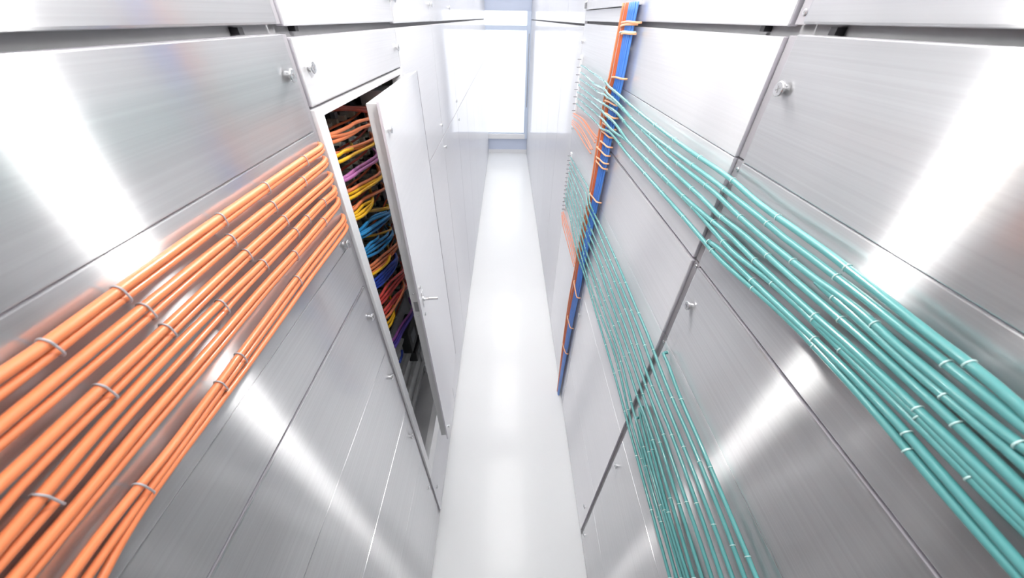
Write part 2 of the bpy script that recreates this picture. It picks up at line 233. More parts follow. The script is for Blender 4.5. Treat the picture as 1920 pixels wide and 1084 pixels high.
GREEN_LO = [[[0.409,2.218,1.607],[0.409,1.84,1.6272],[0.409,1.635,1.635],[0.395,1.503,1.619],[0.409,1.45,1.593],[0.409,1.293,1.5985],[0.409,1.072,1.6],[0.409,0.876,1.5943],[0.409,0.815,1.5923],[0.409,0.69,1.59],[0.409,0.65,1.5871],[0.409,0.583,1.5796],[0.409,0.522,1.5749],[0.409,0.466,1.5736],[0.409,0.412,1.5739],[0.409,0.363,1.5738],[0.409,0.289,1.5712],[0.409,0.227,1.5671],[0.409,0.184,1.563],[0.409,0.142,1.5579],[0.409,0.093,1.551]],[[0.409,2.227,1.571],[0.409,1.882,1.5818],[0.409,1.675,1.594],[0.395,1.522,1.588],[0.409,1.426,1.563],[0.409,1.232,1.5591],[0.409,1.002,1.5584],[0.409,0.857,1.5573],[0.409,0.727,1.5534],[0.409,0.616,1.5445],[0.409,0.579,1.5407],[0.409,0.524,1.5375],[0.409,0.466,1.5355],[0.409,0.428,1.5345],[0.409,0.352,1.5335],[0.409,0.296,1.5314],[0.409,0.227,1.5259],[0.409,0.18,1.5212],[0.409,0.147,1.5179],[0.409,0.097,1.513]],[[0.409,2.225,1.543],[0.409,1.883,1.54],[0.409,1.709,1.54],[0.395,1.533,1.545],[0.409,1.45,1.507],[0.409,1.228,1.5201],[0.409,1.067,1.5247],[0.409,0.951,1.5232],[0.409,0.829,1.5198],[0.409,0.765,1.5153],[0.409,0.662,1.5026],[0.409,0.62,1.4987],[0.409,0.579,1.4976],[0.409,0.511,1.4981],[0.409,0.461,1.5012],[0.409,0.443,1.5019],[0.409,0.371,1.4993],[0.409,0.3,1.4947],[0.409,0.228,1.4879],[0.409,0.155,1.4778],[0.409,0.106,1.47]],[[0.409,2.218,1.511],[0.409,1.911,1.4977],[0.409,1.725,1.492],[0.395,1.591,1.498],[0.409,1.481,1.47],[0.409,1.316,1.4759],[0.409,1.128,1.4784],[0.409,1.004,1.4779],[0.409,0.852,1.477],[0.409,0.806,1.4761],[0.409,0.64,1.4674],[0.409,0.583,1.4641],[0.409,0.513,1.4632],[0.409,0.47,1.4619],[0.409,0.378,1.4556],[0.409,0.318,1.4519],[0.409,0.226,1.4451],[0.409,0.162,1.4378],[0.409,0.112,1.431]],[[0.409,2.211,1.478],[0.409,1.947,1.4599],[0.409,1.748,1.449],[0.395,1.592,1.457],[0.409,1.476,1.426],[0.409,1.316,1.439],[0.409,1.188,1.4404],[0.409,1.024,1.4358],[0.409,0.937,1.4361],[0.409,0.843,1.4363],[0.409,0.697,1.4321],[0.409,0.625,1.4285],[0.409,0.577,1.4264],[0.409,0.506,1.4257],[0.409,0.433,1.4233],[0.409,0.387,1.419],[0.409,0.316,1.4108],[0.409,0.223,1.4006],[0.409,0.171,1.3949],[0.409,0.121,1.389]],[[0.409,2.221,1.438],[0.409,1.986,1.4204],[0.409,1.776,1.408],[0.395,1.588,1.417],[0.409,1.463,1.371],[0.409,1.292,1.3791],[0.409,1.093,1.3844],[0.409,0.948,1.3887],[0.409,0.884,1.3901],[0.409,0.729,1.3893],[0.409,0.665,1.3872],[0.409,0.614,1.3842],[0.409,0.585,1.3852],[0.409,0.538,1.3891],[0.409,0.458,1.387],[0.409,0.415,1.3824],[0.409,0.317,1.3711],[0.409,0.236,1.3617],[0.409,0.179,1.3552],[0.409,0.129,1.35]],[[0.409,2.23,1.397],[0.409,2.03,1.3813],[0.409,1.841,1.369],[0.395,1.599,1.375],[0.409,1.462,1.329],[0.409,1.292,1.3383],[0.409,1.101,1.3396],[0.409,0.945,1.3455],[0.409,0.858,1.3515],[0.409,0.751,1.3465],[0.409,0.671,1.3321],[0.409,0.62,1.3221],[0.409,0.584,1.3179],[0.409,0.547,1.3157],[0.409,0.448,1.3085],[0.409,0.352,1.3022],[0.409,0.271,1.2975],[0.409,0.191,1.2906],[0.409,0.141,1.285]],[[0.409,2.24,1.355],[0.409,2.076,1.3407],[0.409,1.912,1.328],[0.395,1.6,1.33],[0.409,1.452,1.284],[0.409,1.292,1.2851],[0.409,1.13,1.2927],[0.409,0.985,1.3048],[0.409,0.866,1.3136],[0.409,0.744,1.3049],[0.409,0.629,1.2799],[0.409,0.584,1.2726],[0.409,0.562,1.2719],[0.409,0.485,1.2699],[0.409,0.413,1.266],[0.409,0.322,1.2635],[0.409,0.196,1.2618],[0.409,0.146,1.261]],[[0.409,2.25,1.312],[0.409,2.13,1.3042],[0.409,1.961,1.296],[0.395,1.598,1.278],[0.409,1.452,1.253],[0.409,1.19,1.2544],[0.409,1.028,1.2543],[0.409,0.816,1.2545],[0.409,0.724,1.2511],[0.409,0.623,1.2435],[0.409,0.583,1.2405],[0.409,0.57,1.2396],[0.409,0.485,1.2345],[0.409,0.411,1.2303],[0.409,0.301,1.224],[0.409,0.205,1.2178],[0.409,0.155,1.214]],[[0.409,0.579,1.623],[0.409,0.558,1.6225],[0.409,0.529,1.6194],[0.409,0.477,1.6113],[0.409,0.429,1.6071],[0.409,0.382,1.6063],[0.409,0.35,1.6055],[0.409,0.29,1.6025],[0.409,0.232,1.5993],[0.409,0.187,1.5965],[0.409,0.133,1.5928],[0.409,0.083,1.589]],[[0.409,0.575,1.377],[0.409,0.551,1.3809],[0.409,0.513,1.3762],[0.409,0.362,1.3432],[0.409,0.286,1.3324],[0.409,0.184,1.3265],[0.409,0.134,1.325]],[[0.409,0.578,1.368],[0.409,0.556,1.3594],[0.409,0.536,1.3517],[0.409,0.421,1.3275],[0.409,0.321,1.3166],[0.409,0.256,1.3134],[0.409,0.187,1.311],[0.409,0.137,1.309]],[[0.409,0.574,1.318],[0.409,0.546,1.3108],[0.409,0.47,1.2879],[0.409,0.397,1.2763],[0.409,0.309,1.2717],[0.409,0.228,1.2627],[0.409,0.198,1.2533],[0.409,0.153,1.232]]]
ORANGE_R = [[[0.413,2.338,1.836],[0.413,2.054,1.869],[0.413,1.807,1.87],[0.413,1.648,1.865]],[[0.413,2.33,1.826],[0.413,2.074,1.851],[0.413,1.82,1.852],[0.413,1.658,1.848]],[[0.413,2.303,1.846],[0.413,1.993,1.877],[0.413,1.757,1.875],[0.413,1.634,1.878]],[[0.413,2.344,1.789],[0.413,2.11,1.806],[0.413,1.871,1.806],[0.413,1.721,1.799]],[[0.413,2.336,1.778],[0.413,2.128,1.782],[0.413,1.882,1.781],[0.413,1.709,1.784]],[[0.413,2.332,1.801],[0.413,2.087,1.823],[0.413,1.822,1.819],[0.413,1.69,1.81]],[[0.413,2.34,1.166],[0.413,2.178,1.154],[0.413,1.916,1.157],[0.413,1.685,1.147]],[[0.413,2.295,1.188],[0.413,2.119,1.185],[0.413,1.869,1.185],[0.413,1.673,1.182]],[[0.413,2.325,1.148],[0.413,2.207,1.117],[0.413,1.983,1.117],[0.413,1.701,1.116]],[[0.413,2.279,1.204],[0.413,2.089,1.213],[0.413,1.849,1.216],[0.413,1.676,1.209]]]
LADDER = [[[0.416,2.226,2.14],[0.416,2.386,1.842]],[[0.416,2.293,1.617],[0.416,2.25,1.214]]]
INSIDE = [["red",[[-0.486,0.936,2.122],[-0.456,0.985,2.113],[-0.456,1.095,2.092],[-0.456,1.231,2.065],[-0.506,1.349,2.042]]],["red",[[-0.486,0.938,2.116],[-0.456,0.987,2.107],[-0.456,1.091,2.088],[-0.456,1.232,2.054],[-0.506,1.349,2.026]]],["orange",[[-0.466,0.853,2.072],[-0.436,0.903,2.068],[-0.436,1.006,2.059],[-0.436,1.078,2.057],[-0.436,1.18,2.045],[-0.486,1.299,2.031]]],["orange",[[-0.466,0.851,2.072],[-0.436,0.9,2.063],[-0.436,0.995,2.045],[-0.436,1.087,2.037],[-0.436,1.179,2.029],[-0.486,1.299,2.019]]],["orange",[[-0.466,0.85,2.055],[-0.436,0.9,2.05],[-0.436,1.011,2.038],[-0.436,1.102,2.035],[-0.436,1.178,2.027],[-0.486,1.297,2.014]]],["orange",[[-0.466,0.852,2.022],[-0.436,0.902,2.018],[-0.436,0.97,2.013],[-0.436,1.071,1.997],[-0.436,1.177,1.986],[-0.486,1.296,1.974]]],["orange",[[-0.471,0.899,2.019],[-0.441,0.948,2.011],[-0.441,1.03,1.997],[-0.441,1.116,1.978],[-0.441,1.187,1.972],[-0.491,1.307,1.962]]],["yellow",[[-0.464,0.844,2.02],[-0.434,0.894,2.018],[-0.434,0.939,2.016],[-0.434,0.995,2.007],[-0.484,1.113,1.988]]],["yellow",[[-0.464,0.846,2.008],[-0.434,0.896,2.002],[-0.434,1.004,1.99],[-0.434,1.169,1.972],[-0.484,1.288,1.959]]],["purple",[[-0.466,0.85,1.963],[-0.436,0.9,1.959],[-0.436,0.995,1.951],[-0.436,1.171,1.933],[-0.486,1.29,1.921]]],["purple",[[-0.461,0.846,1.96],[-0.431,0.896,1.954],[-0.431,1.028,1.939],[-0.431,1.167,1.924],[-0.481,1.286,1.911]]],["purple",[[-0.466,0.854,1.963],[-0.436,0.903,1.955],[-0.436,1.001,1.939],[-0.436,1.076,1.937],[-0.436,1.171,1.921],[-0.486,1.289,1.901]]],["orange",[[-0.466,0.85,1.929],[-0.436,0.899,1.921],[-0.436,0.989,1.906],[-0.436,1.07,1.89],[-0.436,1.168,1.879],[-0.486,1.287,1.866]]],["orange",[[-0.471,0.879,1.924],[-0.441,0.928,1.914],[-0.441,1.014,1.896],[-0.441,1.101,1.883],[-0.441,1.18,1.871],[-0.491,1.299,1.853]]],["yellow",[[-0.466,0.85,1.924],[-0.436,0.899,1.914],[-0.436,1.022,1.89],[-0.436,1.168,1.864],[-0.486,1.286,1.843]]],["yellow",[[-0.462,0.84,1.914],[-0.432,0.889,1.905],[-0.432,0.981,1.888],[-0.432,1.16,1.863],[-0.482,1.279,1.846]]],["orange",[[-0.466,0.847,1.872],[-0.436,0.897,1.868],[-0.436,0.988,1.86],[-0.436,1.175,1.818],[-0.486,1.292,1.792]]],["orange",[[-0.471,0.871,1.871],[-0.441,0.921,1.865],[-0.441,1.009,1.854],[-0.441,1.123,1.829],[-0.441,1.186,1.81],[-0.491,1.301,1.775]]],["yellow",[[-0.466,0.846,1.861],[-0.436,0.896,1.856],[-0.436,0.971,1.849],[-0.436,1.048,1.83],[-0.486,1.165,1.801]]],["yellow",[[-0.464,0.84,1.859],[-0.434,0.889,1.85],[-0.434,0.972,1.835],[-0.434,1.039,1.831],[-0.484,1.159,1.824]]],["yellow",[[-0.461,0.838,1.855],[-0.431,0.887,1.844],[-0.431,0.965,1.826],[-0.431,1.037,1.833],[-0.481,1.156,1.845]]],["yellow",[[-0.476,0.957,1.835],[-0.446,1.003,1.815],[-0.446,1.097,1.774],[-0.446,1.208,1.731],[-0.496,1.32,1.688]]],["yellow",[[-0.476,0.957,1.835],[-0.446,1.002,1.814],[-0.446,1.095,1.771],[-0.446,1.205,1.727],[-0.496,1.316,1.682]]],["blue",[[-0.466,0.846,1.811],[-0.436,0.895,1.803],[-0.436,0.988,1.787],[-0.436,1.175,1.727],[-0.486,1.289,1.69]]],["blue",[[-0.466,0.846,1.808],[-0.436,0.894,1.794],[-0.436,1.017,1.758],[-0.436,1.183,1.721],[-0.486,1.3,1.695]]],["blue",[[-0.466,0.849,1.793],[-0.436,0.897,1.778],[-0.436,1.024,1.739],[-0.436,1.18,1.713],[-0.486,1.298,1.693]]],["blue",[[-0.471,0.862,1.793],[-0.441,0.912,1.789],[-0.441,1.03,1.78],[-0.441,1.149,1.739],[-0.491,1.262,1.7]]],["blue",[[-0.461,0.837,1.805],[-0.431,0.885,1.792],[-0.431,0.994,1.763],[-0.431,1.168,1.722],[-0.481,1.285,1.694]]],["yellow",[[-0.476,0.914,1.77],[-0.446,0.959,1.748],[-0.446,1.061,1.699],[-0.446,1.17,1.656],[-0.496,1.282,1.612]]],["blue",[[-0.466,0.847,1.744],[-0.436,0.896,1.737],[-0.436,0.944,1.73],[-0.436,1.013,1.711],[-0.486,1.129,1.679]]],["blue",[[-0.466,0.846,1.744],[-0.436,0.894,1.731],[-0.436,0.996,1.703],[-0.436,1.106,1.674],[-0.486,1.222,1.643]]],["blue",[[-0.466,0.847,1.739],[-0.436,0.894,1.723],[-0.436,1.033,1.677],[-0.436,1.149,1.65],[-0.486,1.266,1.623]]],["blue",[[-0.466,0.851,1.727],[-0.436,0.898,1.709],[-0.436,1.012,1.665],[-0.436,1.148,1.644],[-0.486,1.267,1.626]]],["orange",[[-0.466,0.849,1.687],[-0.436,0.897,1.673],[-0.436,1.005,1.641],[-0.436,1.184,1.59],[-0.486,1.299,1.557]]],["orange",[[-0.466,0.846,1.68],[-0.436,0.893,1.664],[-0.436,1.035,1.617],[-0.436,1.186,1.582],[-0.486,1.303,1.555]]],["orange",[[-0.466,0.85,1.662],[-0.436,0.898,1.647],[-0.436,1.037,1.603],[-0.436,1.183,1.579],[-0.486,1.301,1.56]]],["yellow",[[-0.461,0.841,1.665],[-0.431,0.888,1.648],[-0.431,1.008,1.606],[-0.431,1.06,1.605],[-0.481,1.18,1.603]]],["deepblue",[[-0.466,0.849,1.632],[-0.436,0.897,1.618],[-0.436,1.031,1.578],[-0.436,1.127,1.553],[-0.486,1.243,1.523]]],["deepblue",[[-0.466,0.847,1.619],[-0.436,0.895,1.605],[-0.436,1.047,1.562],[-0.436,1.136,1.542],[-0.486,1.253,1.516]]],["deepblue",[[-0.466,0.848,1.604],[-0.436,0.895,1.587],[-0.436,1.006,1.547],[-0.436,1.128,1.532],[-0.486,1.247,1.517]]],["deepblue",[[-0.466,0.848,1.615],[-0.436,0.895,1.598],[-0.436,0.979,1.567],[-0.436,1.128,1.542],[-0.486,1.246,1.522]]],["crimson",[[-0.466,0.846,1.553],[-0.436,0.895,1.544],[-0.436,1.003,1.524],[-0.436,1.188,1.457],[-0.486,1.301,1.416]]],["crimson",[[-0.466,0.847,1.543],[-0.436,0.895,1.53],[-0.436,1.051,1.487],[-0.436,1.192,1.443],[-0.486,1.307,1.407]]],["crimson",[[-0.466,0.848,1.531],[-0.436,0.896,1.516],[-0.436,1.001,1.484],[-0.436,1.187,1.436],[-0.486,1.303,1.406]]],["crimson",[[-0.466,0.849,1.495],[-0.436,0.897,1.48],[-0.436,1.03,1.439],[-0.436,1.176,1.379],[-0.486,1.287,1.333]]],["crimson",[[-0.466,0.848,1.479],[-0.436,0.896,1.465],[-0.436,1.035,1.424],[-0.436,1.177,1.372],[-0.486,1.29,1.331]]],["orange",[[-0.461,0.839,1.472],[-0.431,0.886,1.456],[-0.431,0.995,1.419],[-0.431,1.126,1.406],[-0.481,1.245,1.394]]],["yellow",[[-0.466,0.846,1.438],[-0.436,0.893,1.422],[-0.436,0.952,1.402],[-0.436,0.982,1.419],[-0.486,1.086,1.478]]],["yellow",[[-0.466,0.843,1.412],[-0.436,0.892,1.401],[-0.436,0.949,1.388],[-0.436,0.983,1.413],[-0.486,1.08,1.484]]],["violet",[[-0.466,0.852,1.338],[-0.436,0.9,1.325],[-0.436,1.005,1.296],[-0.436,1.186,1.237],[-0.486,1.3,1.2]]],["deepviolet",[[-0.466,0.849,1.32],[-0.436,0.897,1.307],[-0.436,1.04,1.268],[-0.436,1.193,1.223],[-0.486,1.308,1.189]]],["deepviolet",[[-0.461,0.84,1.311],[-0.431,0.888,1.299],[-0.431,1.017,1.266],[-0.431,1.172,1.225],[-0.481,1.288,1.194]]],["deepblue",[[-0.466,1.022,1.13],[-0.466,1.007,1.111],[-0.466,0.965,1.113]]]]
STRAPS = [[[0.4,1.499,2.291],[0.4,1.343,2.293]],[[0.4,1.505,2.281],[0.4,1.377,2.288]],[[0.4,1.503,2.264],[0.4,1.381,2.268]],[[0.4,1.478,2.26],[0.4,1.374,2.264]],[[0.4,1.507,2.128],[0.4,1.378,2.138]],[[0.4,1.553,2.042],[0.4,1.389,2.053]],[[0.4,1.536,2.001],[0.4,1.395,2.01]],[[0.4,1.531,1.964],[0.4,1.39,1.971]],[[0.4,1.531,1.933],[0.4,1.394,1.941]],[[0.4,1.516,1.895],[0.4,1.394,1.905]],[[0.4,1.56,1.858],[0.4,1.405,1.869]],[[0.4,1.54,1.822],[0.4,1.404,1.838]],[[0.4,1.536,1.806],[0.4,1.409,1.815]],[[0.4,1.551,1.647],[0.4,1.405,1.668]],[[0.4,1.589,1.092],[0.4,1.463,1.071]],[[0.4,1.614,0.783],[0.4,1.49,0.8]],[[0.4,1.622,0.513],[0.4,1.499,0.551]]]
# ------------------------------------------------------------------ the setting
struct('floor', box(bmesh.new(), -1.2, 1.2, BACK_Y, END_Y + .1, -.05, 0), M['floor'])
struct('ceiling', box(bmesh.new(), -1.2, 1.2, BACK_Y, END_Y + .1, TOP_Z, TOP_Z + .05), M['ceiling'])
bm = bmesh.new(); BK = .022
box(bm, LX - .08, LX - BK, BACK_Y, .765, 0, TOP_Z); box(bm, LX - .08, LX - BK, 1.472, END_Y, 0, TOP_Z)
box(bm, LX - .08, LX - BK, .765, 1.472, 2.17, TOP_Z); box(bm, LX - .08, LX - BK, .765, 1.472, 0, .50)
struct('wall_left', bm, M['backing'])
struct('wall_right', box(bmesh.new(), RX + BK, RX + .08, BACK_Y, END_Y, 0, TOP_Z), M['backing'])
struct('wall_back', box(bmesh.new(), -1.2, 1.2, BACK_Y - .05, BACK_Y, 0, TOP_Z), M['ceiling'])
bm = bmesh.new()
box(bm, LX - .5, RX + .5, END_Y, END_Y + .06, .075, .295)
box(bm, LX - .5, RX + .5, END_Y, END_Y + .06, 2.39, TOP_Z)
box(bm, LX - .5, LX - .02, END_Y, END_Y + .06, .295, 2.39); box(bm, RX, RX + .5, END_Y, END_Y + .06, .295, 2.39)
struct('wall_end', bm, M['lavender'])
struct('baseboard_end', box(bmesh.new(), LX, RX, END_Y - .02, END_Y + .02, 0, .075, .003), M['white_metal'])
fr = bmesh.new()
box(fr, .352, RX, END_Y - .045, END_Y + .03, .30, 2.39, .004)
box(fr, LX - .02, .352, END_Y - .012, END_Y + .03, 2.122, 2.192, .003)
box(fr, LX - .02, .352, END_Y - .012, END_Y + .03, .395, .418, .003)
wf = struct('window_1', fr, M['frame_blue'])
link('window_sill', box(bmesh.new(), LX, .38, END_Y - .05, END_Y + .03, .298, .395, .004), M['white_metal'], wf)
link('pane', box(bmesh.new(), LX - .02, .352, END_Y + .01, END_Y + .02, .418, 2.122), M['pane'], wf)
link('pane', box(bmesh.new(), LX - .02, .352, END_Y + .01, END_Y + .02, 2.192, 2.39), M['pane'], wf)
link('window_stay', box(bmesh.new(), .392, .402, END_Y - .055, END_Y - .046, .9, 2.08, .001), M['rail'], wf)

# ceiling lights: long diffusers over the aisle and small bright downlights
for i, (y0, y1, which) in enumerate([(-1.3, -.2, 'behind the viewpoint'), (1.1, 2.6, 'over the open cabinet door'), (3.0, 4.5, 'halfway down the aisle'), (4.9, 6.6, 'nearest the end window')]):
    t = empty('ceiling_light', (0, (y0 + y1) / 2, TOP_Z), 'long white ceiling light diffuser ' + which, 'ceiling light', 'long ceiling lights')
    link('light_frame', box(bmesh.new(), -.27, .27, y0, y1, TOP_Z - .03, TOP_Z, .004), M['white_metal'], t)
    link('diffuser', box(bmesh.new(), -.24, .24, y0 + .03, y1 - .03, TOP_Z - .034, TOP_Z - .0305), M['lamp'], t)
for y, x, r, z, hgt, k, which in [(.69, .0, .024, 2.44, .20, 'spot', 'brightest, just ahead of the viewpoint'), (.26, .01, .014, 2.52, .30, 'spot_low', 'thinnest, right beside the viewpoint'),
        (1.22, 0, .025, 2.60, .15, 'spot_dim', 'second ahead of the viewpoint'), (1.75, 0, .03, 2.62, .15, 'spot_dim', 'above the cabinet door'), (2.35, 0, .03, 2.66, .15, 'spot_dim', 'third from the viewpoint side'),
        (3.3, 0, .03, 2.70, .15, 'spot_dim', 'halfway down the aisle'), (4.6, 0, .03, 2.76, .15, 'spot_dim', 'farthest down the aisle')]:
    t = empty('pendant_lamp', (x, y, z), 'small white pendant lamp hanging over the aisle, ' + which, 'pendant lamp', 'pendant lamps')
    link('glass_tube', cyl(bmesh.new(), (x, y, z), (0, 0, 1), r, hgt, 32, bev=.004), M[k], t)
    link('cap', cyl(bmesh.new(), (x, y, z + hgt + .0005), (0, 0, 1), r * 1.02, .02, 32, r * .4), M['white_metal'], t)
    link('cord', cyl(bmesh.new(), (x, y, z + hgt + .0195), (0, 0, 1), .003, TOP_Z - z - hgt - .0195, 8), M['white_metal'], t)

# ------------------------------------------------------------------ cladding panels
def screw_at(parent, side, y, z, r=.0108, h=.0095):
    x = LX if side == 'L' else RX; s = 1 if side == 'L' else -1
    bm = bmesh.new()
    cyl(bm, (x - .002 * s, y, z), (s, 0, 0), r * .62, h * .75, 20)
    cyl(bm, (x + h * .62 * s, y, z), (s, 0, 0), r, h * .38, 24, bev=.0012)
    sc = link('screw', bm, M['steel'], parent)
    bm = bmesh.new(); a = random.uniform(0, 3)
    for q in (a, a + math.pi / 2):
        dy, dz = math.cos(q) * r * .45, math.sin(q) * r * .45
        n = Vector((0, -math.sin(q), math.cos(q))) * .0009
        x0, x1 = x + (h + .0001) * s, x + (h + .0004) * s
        vs = [Vector((x1, y + dy, z + dz)) + n, Vector((x1, y - dy, z - dz)) + n, Vector((x1, y - dy, z - dz)) - n, Vector((x1, y + dy, z + dz)) - n]
        top = [bm.verts.new(v) for v in vs]; bot = [bm.verts.new(Vector((x0, v.y, v.z))) for v in vs]
        bm.faces.new(top); bm.faces.new(bot[::-1])
        for k in range(4): bm.faces.new([top[k], top[(k + 1) % 4], bot[(k + 1) % 4], bot[k]])
    link('drive_slot', bm, M['backing'], sc)

def panel(side, y0, y1, z0, z1, label, screws=(), g=.0012, bev=.0014, gy=.0018, m='brushed', group=None):
    """one sheet of cladding; g = half gap above and below, gy = half gap at its sides"""
    x = LX if side == 'L' else RX; s = 1 if side == 'L' else -1
    g0, g1 = g if isinstance(g, tuple) else (g, g)
    bm = box(bmesh.new(), min(x, x - .018 * s), max(x, x - .018 * s), y0 + gy, y1 - gy, z0 + g0, z1 - g1, bev)
    t = empty('cladding_panel', (x, (y0 + y1) / 2, z0), label, 'wall panel', group)
    o = link('sheet', bm, M[m], t); o.data.materials.append(M['edge_metal'])
    for f in o.data.polygons:
        if abs(f.normal.x) < .2: f.material_index = 1
    for y, z in screws: screw_at(t, side, y, z)
    return t

T, W_ = .0008, .0045
# left, nearest column (up to the vertical joint beside the open cabinet)
L0, L1 = -1.55, .735
zs = [2.273, 2.117, 1.858, 1.725, 1.457, 1.11, .735, .012]
gs = [.0, T, T, W_, T, W_ * .5, T, .0]
nm = ['brushed aluminium panel above the orange cables on the left, directly under the long dark gap',
      'brushed aluminium panel on the left that the orange cables run across',
      'narrow brushed panel on the left directly below the orange cables', 'left brushed panel just below the bright-edged joint, with a bolt beside the cabinet frame',
      'left brushed panel second below the bright-edged joint', 'left brushed panel third below the bright-edged joint', 'lowest left brushed panel nearest the viewpoint, down at the floor']
sc = [[(.708, 2.215)], [(.705, 1.872)], [], [(.707, 1.632)], [(.703, 1.362)], [(.703, .976)], [(.697, .487)]]
for i in range(7):
    panel('L', L0, L1, zs[i + 1], zs[i], nm[i], sc[i], (gs[i + 1], gs[i]), .0016 if gs[i] < .003 else .003, group='left nearest panels')
panel('L', L0, L1 - .004, 2.285, TOP_Z - .01, 'upper left cladding panel nearest the viewpoint, above the long dark gap', (), .001, .003)
# left, cabinet column
panel('L', .757, 1.474, 2.154, 2.268, 'shallow white panel with two bolts directly above the open cabinet', [(.791, 2.219), (1.452, 2.214)], .001, .003, m='pale')
panel('L', .757, 1.474, .012, .448, 'small panel with a bolt under the open cabinet, down at the floor', [(.79, .261)], .0015, .002, m='satin')
panel('L', .750, 1.474, 2.282, TOP_Z - .01, 'upper left panel over the open cabinet, above the long dark gap', [(1.44, 2.345)], .001, .003, m='pale')
# left, far columns
ly = [1.478, 2.195, 2.93, 3.66, 4.40, 5.13, 5.86, 6.6, END_Y - .02]
ordn = ['first', 'second', 'third', 'fourth', 'fifth', 'sixth', 'seventh', 'eighth']
for i in range(8):
    w8 = ordn[i] + ' column past the open cabinet'
    panel('L', ly[i], ly[i + 1], 1.727, 2.269, 'glossy left panel between the two long joints, ' + w8, [(ly[i + 1] - .03, 1.80)] if i < 2 else (), .002,   .0034, .0022, m='satin', group='glossy far left panels')
    panel('L', ly[i], ly[i + 1], .012, 1.727, 'tall glossy left panel standing on the floor, ' + w8, [(ly[i] + .03, 1.66)] if i < 3 else (), .002,   .0034, .0022, m='satin', group='glossy far left panels')
    panel('L', ly[i], ly[i + 1], 2.278, TOP_Z - .01, 'upper left panel above the long joint, ' + w8, [(ly[i] + .03, 2.345), (ly[i + 1] - .03, 2.345)] if i < 2 else (), .001,   .0034, .0022, m='satin', group='glossy far left panels')
# right, nearest column
zs = [2.286, 2.10, 1.872, 1.63, 1.09, .42, .012]
gs = [0, T, W_, T, T, T, 0]
nm = ['brushed aluminium panel with a large bolt on the right, above the thick teal cables', 'right brushed panel that the thick near teal cables run across',
      'right brushed panel below the double-edged joint, between the two teal runs', 'right brushed panel crossed by the lower fan of teal cables, nearest the viewpoint',
      'right brushed panel below the lower fan of teal cables, nearest the viewpoint', 'lowest right brushed panel nearest the viewpoint']
sc = [[(.598, 2.219)], [], [(.586, 1.783)], [], [(.589, .959)], [(.595, .132)]]
for i in range(6):
    panel('R', -1.55, .622, zs[i + 1], zs[i], nm[i], sc[i], (gs[i + 1], gs[i]), .0016 if gs[i] < .003 else .003, group='right nearest panels')
panel('R', -1.55, .622, 2.297, TOP_Z - .01, 'upper right panel nearest the viewpoint, above the long dark gap', (), .001, .003)
# right, second column (between the grey strip and the blue riser)
zs = [2.282, 2.10, 1.872, 1.63, 1.095, .50, .012]
nm = ['white panel right of the blue cable riser, just under the long gap', 'panel between the blue riser and the grey strip that the upper teal cables cross',
      'panel between the blue riser and the grey strip, below the double-edged joint', 'panel between riser and grey strip crossed by the lower teal fan',
      'panel between riser and grey strip, second from the floor', 'panel between riser foot and grey strip, standing at the floor']
sc = [[(1.44, 2.219)], [(1.437, 1.913)], [(1.437, 1.80)], [], [(1.437, .962)], [(1.437, .26), (.686, .262)]]
for i in range(6):
    panel('R', .647, 1.462, zs[i + 1], zs[i], nm[i], sc[i], (gs[i + 1], gs[i]), .0016 if gs[i] < .003 else .003, m='pale', group='right second column panels')
panel('R', .650, 1.462, 2.294, TOP_Z - .01, 'upper right panel above the long gap, between grey strip and blue riser', [(1.44, 2.345)], .001, .003, m='pale')
# right, riser column
panel('R', 1.466, 2.37, 1.30, 2.280, 'panel behind the blue riser carrying the small far teal and orange cables', [(2.35, 2.20), (2.35, 1.75)], .001, .0015, m='pale')
panel('R', 1.466, 2.37, .012, 1.30, 'lower panel behind the blue riser, standing on the floor', (), .001, .0015, m='pale')
panel('R', 1.466, 2.37, 2.290, 2.336, 'thin strip of panel just under the header bar of the blue riser', (), .0008, .0015, m='pale')
panel('R', 1.466, 2.37, 2.372, TOP_Z - .01, 'upper right panel above the header bar of the blue riser', [(2.32, 2.40)], .001, .0015, m='pale')
ry = [2.374, 3.08, 3.85, 4.58, 5.30, 6.05, 6.8, END_Y - .02]
for i in range(7):
    w8 = ordn[i] + ' column past the blue riser'
    panel('R', ry[i], ry[i + 1], .012, 2.270, 'tall glossy right panel standing on the floor, ' + w8, (), .002, .0034, .0022, m='satin', group='glossy far right panels')
    panel('R', ry[i], ry[i + 1], 2.278, TOP_Z - .01, 'upper right panel above the long joint, ' + w8, (), .001, .0034, .0022, m='satin', group='glossy far right panels')

